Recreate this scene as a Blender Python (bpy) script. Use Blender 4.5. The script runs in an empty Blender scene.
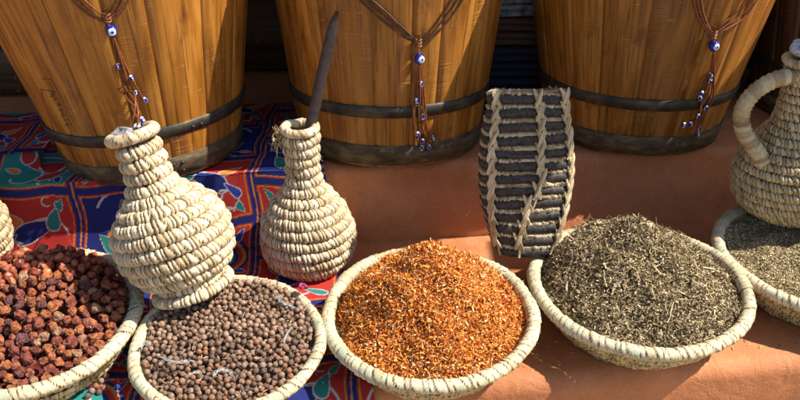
import bpy, math, random
import numpy as np
from mathutils import Vector, Matrix, Euler, noise
random.seed(7); rng = np.random.default_rng(7)
S = bpy.context.scene; C = S.collection
PI = math.pi; R = math.radians

# ------------------------------------------------------------------ camera
PITCH = R(28.0); FPX = 850.0; H = 0.642
cam = bpy.data.cameras.new('camera'); co = bpy.data.objects.new('camera', cam); C.objects.link(co)
cam.sensor_width = 36; cam.lens = 36 * FPX / 800; cam.clip_start = .01; cam.clip_end = 200
co.location = (0, 0, H); co.rotation_euler = (PI/2 - PITCH, 0, 0); S.camera = co
RGT = Vector((1, 0, 0)); FWD = Vector((0, math.cos(PITCH), -math.sin(PITCH))); UPV = Vector((0, math.sin(PITCH), math.cos(PITCH)))
def ray(u, v): return (FWD + RGT*((u-400)/FPX) + UPV*((200-v)/FPX))
def on_z(u, v, z):
    d = ray(u, v); t = (z-H)/d.z; return Vector((0, 0, H)) + d*t
def on_y(u, v, y):
    d = ray(u, v); return Vector((0, 0, H)) + d*(y/d.y)
LEDGE = 0.115
def edge_y(x): return 1.1004 + 0.1206*x

# ------------------------------------------------------------------ sun and sky
SUN_AZ, SUN_EL = R(87), R(51)      # azimuth measured from straight-towards-camera round to the right
sdir = Vector((math.cos(SUN_EL)*math.sin(SUN_AZ), -math.cos(SUN_EL)*math.cos(SUN_AZ), math.sin(SUN_EL)))
sl = bpy.data.lights.new('sun', 'SUN'); sl.energy = 5.0; sl.angle = R(.5); sl.color = (1, .94, .84)
so = bpy.data.objects.new('sun', sl); C.objects.link(so); so.rotation_euler = sdir.to_track_quat('Z', 'Y').to_euler(); so.location = sdir*5
W = bpy.data.worlds.new('World'); S.world = W; W.use_nodes = True
nt = W.node_tree; bg = nt.nodes['Background']; sk = nt.nodes.new('ShaderNodeTexSky'); sk.sky_type = 'NISHITA'
sk.sun_disc = False; sk.sun_elevation = SUN_EL; sk.sun_rotation = math.atan2(sdir.x, sdir.y)
nt.links.new(sk.outputs[0], bg.inputs[0]); bg.inputs[1].default_value = .09
S.view_settings.view_transform = 'Standard'; S.view_settings.look = 'None'; S.view_settings.exposure = .74; S.view_settings.gamma = 1
S.render.engine = 'CYCLES'

# ------------------------------------------------------------------ object helpers
def obj(name, me, m=None, parent=None):
    o = bpy.data.objects.new(name, me); C.objects.link(o)
    if parent is not None: o.parent = parent
    if m is not None and me is not None and len(me.materials) == 0: me.materials.append(m)
    return o
def tag(o, label, cat, group=None, kind=None):
    o['label'] = label; o['category'] = cat
    if group: o['group'] = group
    if kind: o['kind'] = kind
    return o
def empty(name, loc, label, cat, group=None, rot=(0, 0, 0)):
    o = bpy.data.objects.new(name, None); C.objects.link(o); o.location = loc; o.rotation_euler = rot
    o.empty_display_size = .02
    return tag(o, label, cat, group)
def mesh(V, F, smooth=True, attr=None, uv=None, col=None, name='mesh', midx=None):
    """V (n,3); F (m,k) int array or list of arrays of different k"""
    V = np.asarray(V, dtype=np.float32)
    if not isinstance(F, list): F = [F]
    F = [np.asarray(f, dtype=np.int32) for f in F if len(f)]
    me = bpy.data.meshes.new(name)
    loops = np.concatenate([f.ravel() for f in F]); n = sum(len(f) for f in F)
    tot = np.concatenate([np.full(len(f), f.shape[1], dtype=np.int32) for f in F])
    st = np.concatenate([[0], np.cumsum(tot)[:-1]]).astype(np.int32)
    me.vertices.add(len(V)); me.vertices.foreach_set('co', V.ravel())
    me.loops.add(len(loops)); me.loops.foreach_set('vertex_index', loops)
    me.polygons.add(n); me.polygons.foreach_set('loop_start', st); me.polygons.foreach_set('loop_total', tot)
    if midx is not None: me.polygons.foreach_set('material_index', np.asarray(midx, dtype=np.int32))
    me.polygons.foreach_set('use_smooth', np.full(n, smooth, dtype=bool))
    me.update(calc_edges=True)
    if attr is not None:
        a = me.attributes.new('rnd', 'FLOAT', 'POINT'); a.data.foreach_set('value', np.asarray(attr, dtype=np.float32).ravel())
    if col is not None:
        c4 = np.ones((len(V), 4), dtype=np.float32); c4[:, :3] = col
        a = me.color_attributes.new('dye', 'FLOAT_COLOR', 'POINT'); a.data.foreach_set('color', c4.ravel())
    if uv is not None:
        l = me.uv_layers.new(name='uv'); l.data.foreach_set('uv', np.asarray(uv, dtype=np.float32)[loops].ravel())
    me.validate()
    return me
def grid_faces(nu, nv, wrap_u=False, wrap_v=False, off=0):
    iu = np.arange(nu if wrap_u else nu-1); iv = np.arange(nv if wrap_v else nv-1)
    a, b = np.meshgrid(iu, iv, indexing='ij'); a2 = (a+1) % nu; b2 = (b+1) % nv
    return (np.stack([a*nv+b, a2*nv+b, a2*nv+b2, a*nv+b2], -1).reshape(-1, 4) + off).astype(np.int32)
class Acc:
    def __init__(s): s.V = []; s.F = {}; s.A = []; s.n = 0
    def add(s, V, F, a=0.5):
        V = np.asarray(V, dtype=np.float32).reshape(-1, 3)
        for f in (F if isinstance(F, list) else [F]):
            f = np.asarray(f)
            if len(f): s.F.setdefault(f.shape[1], []).append(f + s.n)
        s.V.append(V); s.A.append(np.broadcast_to(np.asarray(a, dtype=np.float32), (len(V),))); s.n += len(V)
    def build(s, smooth=True):
        return mesh(np.concatenate(s.V), [np.concatenate(v) for v in s.F.values()], smooth, attr=np.concatenate(s.A))
def tube(P, r, n=8, cap=True, twist=0.0, lobes=0, amp=0.0):
    P = np.array([tuple(p) for p in P], dtype=float); m = len(P)
    rr = np.broadcast_to(np.asarray(r, dtype=float), (m,))
    T = np.gradient(P, axis=0); T /= np.linalg.norm(T, axis=1)[:, None] + 1e-12
    up = np.array([0, 0, 1.0]) if abs(T[0][2]) < .9 else np.array([1.0, 0, 0])
    N = np.cross(T[0], up); N /= np.linalg.norm(N); V = []
    s = 0
    for i in range(m):
        N = N - T[i]*np.dot(N, T[i]); N /= np.linalg.norm(N); B = np.cross(T[i], N)
        if i: s += np.linalg.norm(P[i]-P[i-1])
        a = np.arange(n)/n*2*PI
        rad = rr[i]*(1 + amp*np.cos(lobes*(a) + twist*s))
        V.append(P[i] + rad[:, None]*(np.cos(a)[:, None]*N + np.sin(a)[:, None]*B))
    V = np.concatenate(V); F = [grid_faces(m, n, wrap_v=True)]
    if cap: F += [np.array([list(range(n))[::-1]]), np.array([list(range((m-1)*n, m*n))])]
    return V, F
def spline(pts, k=10):
    pts = [Vector(p) for p in pts]; P = [pts[0]*2-pts[1]] + pts + [pts[-1]*2-pts[-2]]; out = []
    for i in range(1, len(P)-2):
        for j in range(k):
            t = j/k; a, b, c, d = P[i-1:i+3]
            out.append(.5*((2*b)+(c-a)*t+(2*a-5*b+4*c-d)*t*t+(3*b-a-3*c+d)*t**3))
    out.append(pts[-1]); return out
def revolve(prof, n=48, a0=.5):
    prof = np.array(prof); th = np.arange(n)/n*2*PI
    V = np.stack([prof[None, :, 0]*np.cos(th)[:, None], prof[None, :, 0]*np.sin(th)[:, None], np.broadcast_to(prof[None, :, 1], (n, len(prof)))], -1).reshape(-1, 3)
    return V, grid_faces(n, len(prof), wrap_u=True)
def ball(r, seg=10, ring=6, sc=(1, 1, 1)):
    prof = [(max(1e-5, math.sin(PI*i/ring))*r, -math.cos(PI*i/ring)*r) for i in range(ring+1)]
    V, F = revolve(prof, seg); return V*np.array(sc), F

# ------------------------------------------------------------------ materials
def mat(name, rough=.6, spec=.4):
    m = bpy.data.materials.new(name); m.use_nodes = True; b = m.node_tree.nodes['Principled BSDF']
    b.inputs['Roughness'].default_value = rough; b.inputs['Specular IOR Level'].default_value = spec
    return m, m.node_tree.nodes, m.node_tree.links, b
def ramp(N, stops, interp='LINEAR'):
    r = N.new('ShaderNodeValToRGB'); e = r.color_ramp; e.interpolation = interp
    while len(e.elements) < len(stops): e.elements.new(.5)
    for el, (p, c) in zip(e.elements, stops): el.position = p; el.color = (*c, 1)
    return r
def tex(N, L, kind, scale, detail=4, vec=None, stretch=None, rough=.55, dist=0):
    t = N.new('ShaderNodeTex'+kind); t.inputs['Scale'].default_value = scale
    if kind == 'Noise': t.inputs['Detail'].default_value = detail; t.inputs['Roughness'].default_value = rough; t.inputs['Distortion'].default_value = dist
    if vec is None:
        c = N.new('ShaderNodeTexCoord'); vec = c.outputs['Object']
    if stretch:
        mp = N.new('ShaderNodeMapping'); mp.inputs['Scale'].default_value = stretch; L.new(vec, mp.inputs[0]); vec = mp.outputs[0]
    L.new(vec, t.inputs['Vector']); return t
def bump(N, L, b, h, strength, dist=.001):
    n = N.new('ShaderNodeBump'); n.inputs['Strength'].default_value = strength; n.inputs['Distance'].default_value = dist
    L.new(h, n.inputs['Height']); L.new(n.outputs[0], b.inputs['Normal']); return n
def mix(N, L, f, a, b2, mode='MIX'):
    m = N.new('ShaderNodeMix'); m.data_type = 'RGBA'; m.blend_type = mode
    for sock, val in ((m.inputs[0], f), (m.inputs[6], a), (m.inputs[7], b2)):
        if isinstance(val, (int, float)): sock.default_value = val
        elif isinstance(val, tuple): sock.default_value = (*val, 1)
        else: L.new(val, sock)
    return m.outputs[2]
def attr_fac(N, name='rnd'):
    a = N.new('ShaderNodeAttribute'); a.attribute_name = name; return a
def straw(name, stops, rough=.5):
    m, N, L, b = mat(name, rough, .35)
    a = attr_fac(N); r = ramp(N, stops); L.new(a.outputs['Fac'], r.inputs[0])
    t = tex(N, L, 'Noise', 520, 4, stretch=(1, 1, .35), rough=.7); q = ramp(N, [(.34, (.50, .43, .33)), (.56, (1, 1, 1))]); L.new(t.outputs[0], q.inputs[0])
    c = mix(N, L, .55, r.outputs[0], q.outputs[0], 'MULTIPLY')
    t3 = tex(N, L, 'Noise', 28, 4); q3 = ramp(N, [(.3, (.66, .60, .50)), (.55, (1, 1, 1))]); L.new(t3.outputs[0], q3.inputs[0])
    c = mix(N, L, .6, c, q3.outputs[0], 'MULTIPLY')
    L.new(c, b.inputs['Base Color'])
    t2 = tex(N, L, 'Noise', 900, 2, stretch=(1, 1, .15)); bump(N, L, b, t2.outputs[0], .8, .0009)
    return m
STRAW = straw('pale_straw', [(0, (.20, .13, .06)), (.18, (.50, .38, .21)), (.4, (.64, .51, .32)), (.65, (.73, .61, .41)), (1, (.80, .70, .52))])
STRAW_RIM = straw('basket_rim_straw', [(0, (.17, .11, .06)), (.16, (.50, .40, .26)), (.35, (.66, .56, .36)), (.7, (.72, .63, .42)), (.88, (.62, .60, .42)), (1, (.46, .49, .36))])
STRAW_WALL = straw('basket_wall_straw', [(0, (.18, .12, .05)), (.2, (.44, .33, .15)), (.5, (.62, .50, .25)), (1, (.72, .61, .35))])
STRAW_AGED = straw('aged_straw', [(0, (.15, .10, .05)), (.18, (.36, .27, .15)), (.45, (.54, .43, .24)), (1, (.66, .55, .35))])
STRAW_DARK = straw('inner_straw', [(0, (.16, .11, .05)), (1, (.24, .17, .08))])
def wood(name, c_dark, c_mid, c_light, rough=.42):
    m, N, L, b = mat(name, rough, .45)
    uvn = N.new('ShaderNodeUVMap'); uvn.uv_map = 'uv'
    a = attr_fac(N)
    comb = N.new('ShaderNodeVectorMath'); comb.operation = 'ADD'; cx = N.new('ShaderNodeCombineXYZ')
    ml = N.new('ShaderNodeMath'); ml.operation = 'MULTIPLY'; L.new(a.outputs['Fac'], ml.inputs[0]); ml.inputs[1].default_value = 13.0
    L.new(ml.outputs[0], cx.inputs[1]); L.new(ml.outputs[0], cx.inputs[2]); L.new(uvn.outputs[0], comb.inputs[0]); L.new(cx.outputs[0], comb.inputs[1]); vec = comb.outputs[0]
    g = tex(N, L, 'Noise', 1, 6, vec, (260, 9, 1), .6, .6)          # fine grain along the stave
    g2 = tex(N, L, 'Noise', 1, 3, vec, (60, 5, 1), .5, 1.2)         # broad figure
    r = ramp(N, [(.25, c_dark), (.5, c_mid), (.78, c_light)]); L.new(g2.outputs[0], r.inputs[0])
    q = ramp(N, [(.36, (.40, .33, .26)), (.47, (1, 1, 1)), (.75, (1.2, 1.15, 1.0))]); L.new(g.outputs[0], q.inputs[0])
    c = mix(N, L, .8, r.outputs[0], q.outputs[0], 'MULTIPLY')
    sv = ramp(N, [(0, (.58, .52, .44)), (.35, (.84, .80, .74)), (.7, (1.06, 1.04, 1)), (1, (1.32, 1.30, 1.25))]); L.new(a.outputs['Fac'], sv.inputs[0])
    c = mix(N, L, 1.0, c, sv.outputs[0], 'MULTIPLY')
    st = tex(N, L, 'Noise', 1, 5, vec, (26, 14, 1), .7); q2 = ramp(N, [(.30, (.40, .33, .27)), (.44, (1, 1, 1))]); L.new(st.outputs[0], q2.inputs[0])
    c = mix(N, L, .75, c, q2.outputs[0], 'MULTIPLY')
    v = tex(N, L, 'Voronoi', 1, vec=vec, stretch=(18, 9, 1)); q3 = ramp(N, [(.035, (.12, .07, .03)), (.075, (1, 1, 1))]); L.new(v.outputs['Distance'], q3.inputs[0])
    c = mix(N, L, .85, c, q3.outputs[0], 'MULTIPLY')
    # dry saw-marked patches crossing the grain
    sw = tex(N, L, 'Noise', 1, 2, vec, (8, 420, 1), .5); msk = tex(N, L, 'Noise', 1, 2, vec, (14, 7, 1), .5)
    qm = ramp(N, [(.60, (0, 0, 0)), (.70, (1, 1, 1))]); L.new(msk.outputs[0], qm.inputs[0])
    qs = ramp(N, [(.45, (0, 0, 0)), (.7, (1, 1, 1))]); L.new(sw.outputs[0], qs.inputs[0])
    mm = N.new('ShaderNodeMath'); mm.operation = 'MULTIPLY'; L.new(qm.outputs[0], mm.inputs[0]); L.new(qs.outputs[0], mm.inputs[1])
    mm2 = N.new('ShaderNodeMath'); mm2.operation = 'MULTIPLY'; L.new(mm.outputs[0], mm2.inputs[0]); mm2.inputs[1].default_value = .16
    c = mix(N, L, mm2.outputs[0], c, (.55, .38, .20))
    sc = tex(N, L, 'Noise', 1, 5, vec, (30, 190, 1), .75, 2.5); q6 = ramp(N, [(.61, (0, 0, 0)), (.70, (.60,)*3)]); L.new(sc.outputs[0], q6.inputs[0])
    c = mix(N, L, q6.outputs[0], c, (.62, .40, .16))
    L.new(c, b.inputs['Base Color'])
    h = N.new('ShaderNodeMath'); h.operation = 'ADD'; L.new(g.outputs[0], h.inputs[0]); L.new(mm.outputs[0], h.inputs[1])
    bump(N, L, b, h.outputs[0], .55, .0008)
    rr = ramp(N, [(.3, (.3,)*3), (.7, (.6,)*3)]); L.new(g2.outputs[0], rr.inputs[0]); L.new(rr.outputs[0], b.inputs['Roughness'])
    return m
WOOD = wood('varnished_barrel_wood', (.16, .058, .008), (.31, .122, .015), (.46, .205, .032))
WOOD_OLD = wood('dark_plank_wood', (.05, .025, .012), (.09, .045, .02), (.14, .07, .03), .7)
def metal():
    m, N, L, b = mat('aged_hoop_iron', .5, .5)
    t = tex(N, L, 'Noise', 55, 6); r = ramp(N, [(.3, (.022, .019, .017)), (.52, (.05, .043, .034)), (.68, (.12, .085, .04)), (.8, (.22, .17, .10))]); L.new(t.outputs[0], r.inputs[0])
    L.new(r.outputs[0], b.inputs['Base Color']); b.inputs['Metallic'].default_value = .35
    bump(N, L, b, t.outputs[0], .4, .001); return m
IRON = metal()
def rusty():
    m, N, L, b = mat('worn_base_band', .65, .3); t = tex(N, L, 'Noise', 38, 6, rough=.65, stretch=(1, 1, 2.5)); r = ramp(N, [(.3, (.03, .022, .015)), (.48, (.075, .052, .028)), (.62, (.14, .10, .05)), (.76, (.26, .20, .12))]); L.new(t.outputs[0], r.inputs[0])
    L.new(r.outputs[0], b.inputs['Base Color']); bump(N, L, b, t.outputs[0], .5, .0012); return m
BASEBAND = rusty()
def plain(name, c, rough=.6, scale=120, var=.35, bumpd=.0005, spec=.4):
    m, N, L, b = mat(name, rough, spec); t = tex(N, L, 'Noise', scale, 4)
    r = ramp(N, [(.3, tuple(x*(1-var) for x in c)), (.7, tuple(min(1, x*(1+var)) for x in c))]); L.new(t.outputs[0], r.inputs[0]); L.new(r.outputs[0], b.inputs['Base Color'])
    bump(N, L, b, t.outputs[0], .4, bumpd); return m
def rndmat(name, stops, rough=.6, spec=.35, scale=400, nv=.35, bstr=.4, objrand=False):
    m, N, L, b = mat(name, rough, spec)
    if objrand: a = N.new('ShaderNodeObjectInfo').outputs['Random']
    else: a = attr_fac(N).outputs['Fac']
    r = ramp(N, stops); L.new(a, r.inputs[0]); t = tex(N, L, 'Noise', scale, 3)
    q = ramp(N, [(.3, (1-nv,)*3), (.7, (1+nv,)*3)]); L.new(t.outputs[0], q.inputs[0])
    L.new(mix(N, L, 1.0, r.outputs[0], q.outputs[0], 'MULTIPLY'), b.inputs['Base Color'])
    bump(N, L, b, t.outputs[0], bstr, .0006); return m
def terracotta():
    m, N, L, b = mat('terracotta_oilcloth', .62, .3)
    t = tex(N, L, 'Noise', 9, 5); r = ramp(N, [(.3, (.54, .20, .078)), (.7, (.66, .27, .112))]); L.new(t.outputs[0], r.inputs[0])
    w = tex(N, L, 'Noise', 26, 2, dist=2.2)            # thin pale swirls = iso-lines of a distorted noise
    f = N.new('ShaderNodeMath'); f.operation = 'MULTIPLY'; L.new(w.outputs[0], f.inputs[0]); f.inputs[1].default_value = 9
    f2 = N.new('ShaderNodeMath'); f2.operation = 'FRACT'; L.new(f.outputs[0], f2.inputs[0])
    q = ramp(N, [(0, (0,)*3), (.44, (0,)*3), (.5, (1,)*3), (.56, (0,)*3)]); L.new(f2.outputs[0], q.inputs[0])
    k = tex(N, L, 'Noise', 22, 4); q2 = ramp(N, [(.45, (0,)*3), (.65, (.55,)*3)]); L.new(k.outputs[0], q2.inputs[0])
    mm = N.new('ShaderNodeMath'); mm.operation = 'MULTIPLY'; L.new(q.outputs[0], mm.inputs[0]); L.new(q2.outputs[0], mm.inputs[1])
    c = mix(N, L, mm.outputs[0], r.outputs[0], (.80, .52, .37))
    s = tex(N, L, 'Noise', 700, 3); q4 = ramp(N, [(.35, (.78,)*3), (.6, (1.05,)*3)]); L.new(s.outputs[0], q4.inputs[0])
    c = mix(N, L, .8, c, q4.outputs[0], 'MULTIPLY')
    d = tex(N, L, 'Noise', 5, 6, rough=.7); q5 = ramp(N, [(.42, (.72, .66, .62)), (.58, (1,)*3)]); L.new(d.outputs[0], q5.inputs[0])
    c = mix(N, L, .7, c, q5.outputs[0], 'MULTIPLY')
    L.new(c, b.inputs['Base Color']); cz = tex(N, L, 'Noise', 34, 7, rough=.65, dist=.6); ad = N.new('ShaderNodeMath'); ad.operation = 'MULTIPLY_ADD'; ad.inputs[1].default_value = .18; L.new(s.outputs[0], ad.inputs[0]); L.new(cz.outputs[0], ad.inputs[2]); bump(N, L, b, ad.outputs[0], .6, .006); return m
TERRA = terracotta()
def dyed():
    m, N, L, b = mat('printed_cotton', .75, .2); a = attr_fac(N, 'dye')
    w = tex(N, L, 'Noise', 1500, 2); q = ramp(N, [(.3, (.75,)*3), (.7, (1.1,)*3)]); L.new(w.outputs[0], q.inputs[0])
    L.new(mix(N, L, .8, a.outputs['Color'], q.outputs[0], 'MULTIPLY'), b.inputs['Base Color']); bump(N, L, b, w.outputs[0], .5, .0006); return m
DYED = dyed()
BLUE = plain('cobalt_glass', (.012, .02, .26), .12, 60, .2, 0); WHITE = plain('white_glass', (.75, .77, .8), .15, 60, .05, 0)
LBLUE = plain('pale_blue_glass', (.18, .42, .75), .15, 60, .1, 0); BLACK = plain('black_glass', (.004, .004, .008), .12, 60, .1, 0)
CORD = plain('brown_waxed_cord', (.20, .065, .022), .45, 500, .5, .0004)
CORD_DARK = plain('dark_brown_cord', (.075, .028, .012), .5, 500, .5, .0004)
STICKM = plain('dark_wooden_stick', (.040, .026, .024), .6, 130, .4, .001)

# ------------------------------------------------------------------ setting
def edge_grid(x0, x1, nx, ys):      # ys: list of (dy from the ledge edge, z)
    xs = np.linspace(x0, x1, nx); V = np.array([[(x, edge_y(x)+dy, z) for dy, z in ys] for x in xs]).reshape(-1, 3)
    return V, grid_faces(nx, len(ys))
V, F = edge_grid(-40, 40, 2, [(-40, -.46), (40, -.46)])
SAND = plain('sandy_ground', (.30, .22, .15), .9, 12, .3, .01)
g = obj('ground', mesh(V, F, False), SAND); g['kind'] = 'structure'
def front_y(x): return .746 + .11*x
xs_ = np.linspace(-8, 8, 900); V = []
for x in xs_:
    f = front_y(x) + .004*noise.noise(Vector((x*8, 1, 0))); e = edge_y(x)
    V += [(x, f, -.46), (x, f, -.06)] + [(x, f+.022*(1-math.cos(t)), -.022*(1-math.sin(t))) for t in np.linspace(.1, PI/2, 8)] + [(x, f+.05, 0), (x, e-.02, .0), (x, e+.05, .0)]
V = np.array(V); near = np.abs(V[:, 0]) < 1.2
g = obj('stall_step', mesh(V, grid_faces(len(xs_), 13), True), TERRA); g['kind'] = 'structure'
rz = .016
prof = [(-.022, -.002), (-.016, .02), (-.010, .045), (-.005, .07)] + [(0, LEDGE-rz)] + [(rz-rz*math.cos(t), LEDGE-rz+rz*math.sin(t)) for t in np.linspace(.2, PI/2, 6)] + [(.9, LEDGE), (30, LEDGE)]
V, F = edge_grid(-30, 30, 2, prof); V, F = edge_grid(-6, 6, 1600, prof)
for i in range(len(V)):
    if 0 < V[i][1]-edge_y(V[i][0])+1 < 1.01 and abs(V[i][0]) < 1.5: V[i][1] += .007*noise.noise(Vector((V[i][0]*7, V[i][2]*9, 3))) - .003*abs(noise.noise(Vector((V[i][0]*16+V[i][2]*9, 1, 9))))
g = obj('ledge', mesh(V, F, True), TERRA); g['kind'] = 'structure'

# ------------------------------------------------------------------ printed cloth
RED = np.array((.42, .032, .026)); NAVY = np.array((.016, .026, .15)); GREEN = np.array((.025, .21, .18)); ORANGE = np.array((.62, .20, .03)); CREAM = np.array((.50, .48, .48)); BLU = np.array((.03, .05, .30))
def cloth_color(u, w):
    """appliqué print: framed square panels of arabesques; u across, w along the drop (metres)"""
    n = len(u); out = np.tile(RED, (n, 1)); P = .120
    ju = u + .0025*np.sin(w*60+1); jw = w + .002*np.sin(u*70)
    I = np.floor(ju/P).astype(int); jw = jw + .055*(I == 1); J = np.floor(jw/P).astype(int); fu = ju/P-I-.5; fw = jw/P-J-.5
    TB = np.array([[1, 0, 0, 3], [0, 1, 0, 0], [0, 1, 3, 0], [2, 0, 0, 1], [0, 3, 1, 0]]); kind = TB[(J+3) % 5, (I+1) % 4]
    base = np.stack([RED, NAVY, GREEN, RED]); out = base[kind]
    fl = np.where((I+J) % 2 == 0, 1., -1.); x = fu*fl; y = fw
    def put(mask, c): out[mask] = c
    def drop(cx, cy, ang, L, Wd, col, line=CREAM, e=.015):
        ca, sa = math.cos(ang), math.sin(ang); X = (x-cx)*ca+(y-cy)*sa; Y = -(x-cx)*sa+(y-cy)*ca
        def s(g):
            t = np.clip((X/(L+g))*.5+.5, 0, 1); r = (Wd+g)*np.sqrt(np.clip(t*(1-t)*4, 0, 1))*(1.25-t*.9)
            return (np.abs(Y-.25*Wd*np.sin(t*3)) < r) & (np.abs(X) < L+g)
        if line is not None: put(s(e) & ins, line)
        put(s(0) & ins, col)
    def arc(cx, cy, r, a0, a1, th, col):
        d = np.hypot(x-cx, y-cy); a = np.mod(np.arctan2(y-cy, x-cx)-a0, 2*PI)
        rr = r*(1-.35*a/max(a1-a0, .1)); put((np.abs(d-rr) < th) & (a < a1-a0) & ins, col)
    def petals(cx, cy, k, r, wd, col, line=None):
        d = np.hypot(x-cx, y-cy); a = np.arctan2(y-cy, x-cx); pr = np.abs(np.cos(a*k/2))
        if line is not None: put((d < r*(.35+.65*pr)+.018) & ins, line)
        put((d < r*(.35+.65*pr)) & (pr > wd) & ins, col)
    for k in range(4):
        ins0 = kind == k
        if k == 0:
            ins = ins0; arc(.08, -.1, .30, .2, 5.0, .012, CREAM); drop(.02, .02, .3, .25, .13, NAVY); drop(.24, .14, 1.3, .13, .08, GREEN); drop(-.24, .2, 2.5, .12, .07, ORANGE)
            arc(-.2, -.22, .14, 1, 6, .013, CREAM); drop(-.27, -.1, .9, .12, .05, BLU); drop(.22, -.27, 2.6, .13, .05, GREEN)
        elif k == 1:
            ins = ins0; drop(0, .12, PI/2, .22, .16, GREEN, ORANGE); petals(0, -.05, 5, .2, .3, ORANGE, None); drop(0, -.05, PI/2, .12, .06, RED, CREAM)
            drop(-.2, -.15, 2.2, .14, .07, GREEN, CREAM, .01); drop(.2, -.15, .9, .14, .07, GREEN, CREAM, .01); arc(0, .2, .3, .3, 2.8, .014, CREAM); arc(-.24, .2, .12, 3, 8, .012, CREAM)
        elif k == 2:
            ins = ins0; drop(-.05, 0, .25, .3, .15, RED); drop(.2, .18, 1.2, .16, .09, RED); drop(-.2, -.18, 2.4, .16, .08, RED); arc(0, 0, .36, .5, 3.6, .014, CREAM); arc(.1, -.2, .2, 2, 6, .012, CREAM); drop(.28, -.1, .3, .09, .045, ORANGE)
        else:
            d = np.hypot(x, y); ins = ins0
            put((d < .44) & ins, NAVY); put((d < .40) & ins, ORANGE); put((d < .36) & ins, RED); put((d < .31) & ins, NAVY); put((d < .27) & ins, GREEN); petals(0, 0, 6, .19, .45, CREAM)
    for k in range(4):      # small sprigs in the corners of every panel
        ins = (kind == k) & (np.abs(fu) < .43) & (np.abs(fw) < .43)
        for sx in (-1, 1):
            for sy in (-1, 1):
                if k == 3 or (sx*sy > 0) == (k % 2 == 0):
                    drop(.33*sx, .33*sy, math.atan2(sy, sx)+.3, .075, .04, [GREEN, ORANGE, NAVY, BLU][k], CREAM, .011); arc(.20*sx, .36*sy, .07, sx, sx+4.2, .009, CREAM)
    # frames and borders
    m = np.maximum(np.abs(fu), np.abs(fw))
    put(m > .425, ORANGE); put(m > .440, RED); put(m > .455, NAVY); put(m > .482, NAVY)
    both = (np.abs(np.abs(fu)-.5) < .03) & (I % 2 == 0); put(both & (np.abs(np.abs(fu)-.5) < .018), ORANGE)
    
    return out
def cloth_profile(s, x):
    """s metres along the cloth from the front of the floor, up the riser, over the ledge"""
    D = .10; f = front_y(x); y0 = f-.003; s = s-D; A = edge_y(x)-y0-.034; B = A + LEDGE+.004; rr_ = .024
    drop = np.clip(s, -D, 0)
    y = np.where(s < A, y0+np.clip(s, 0, None), np.where(s < B, y0+A+.004*np.sin((s-A)/LEDGE*PI)+.020*np.clip((s-A)/LEDGE, 0, 1), y0+A+(s-B)+.022)); z = np.where(s < A, .004, np.where(s < B, .004+(s-A), LEDGE+.006)) + drop
    q = np.clip(1-np.abs(s)/.030, 0, 1)**2*.011; z = z-np.where(s < A, q, 0); y = y+np.where(s < 0, q*.25, 0)
    return y, z
nx, ns = 560, 760
xs = np.linspace(-.80, -.062, nx); ss = np.linspace(0, .80, ns)
X, Sg = np.meshgrid(xs, ss, indexing='ij'); X = X.ravel(); Sg = Sg.ravel()
skew = np.interp(Sg, [0, .10, .45, .9], [.040, .034, -.034, -.085]) ; Xs = X + skew*np.clip((X+.8)/.738, 0, 1)
Y, Z = cloth_profile(Sg, Xs)
wr = np.array([noise.noise(Vector((a*7, b*9, 0))) + .5*noise.noise(Vector((a*19+5, b*15, 2))) for a, b in zip(Xs, Sg)])
fold = np.exp(-((Sg-.60-.15*(Xs+.55))/.022)**2)*np.clip((-.40-Xs)/.1, 0, 1)*.016
ledge_part = (Y > edge_y(Xs)+.01) & (Z > .06); under = np.hypot(Xs+.359, Y-1.145) < .16
amp = np.where(ledge_part, .008, .0035); amp = np.where(under, 0, amp)
Z = Z + np.clip(wr+.25, 0, 2)*amp + np.where(under | (~ledge_part), 0, fold)
riser = (~ledge_part) & (Z > .012); Y = Y - np.where(riser, np.clip(wr+.4, 0, 2)*.006, 0)
edge = (X > -.0625); Z = np.where(edge & ~riser, Z-.002, Z)
col = cloth_color(Xs+.445-.06*np.sin(np.clip(.38-Sg, 0, 1)*2.2), Sg-.523)
o = obj('patterned_tablecloth', mesh(np.stack([Xs, Y, Z], -1), grid_faces(nx, ns), True, col=col), DYED)
tag(o, 'red, navy and green patterned cotton cloth draped over the left of the ledge', 'tablecloth')

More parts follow.
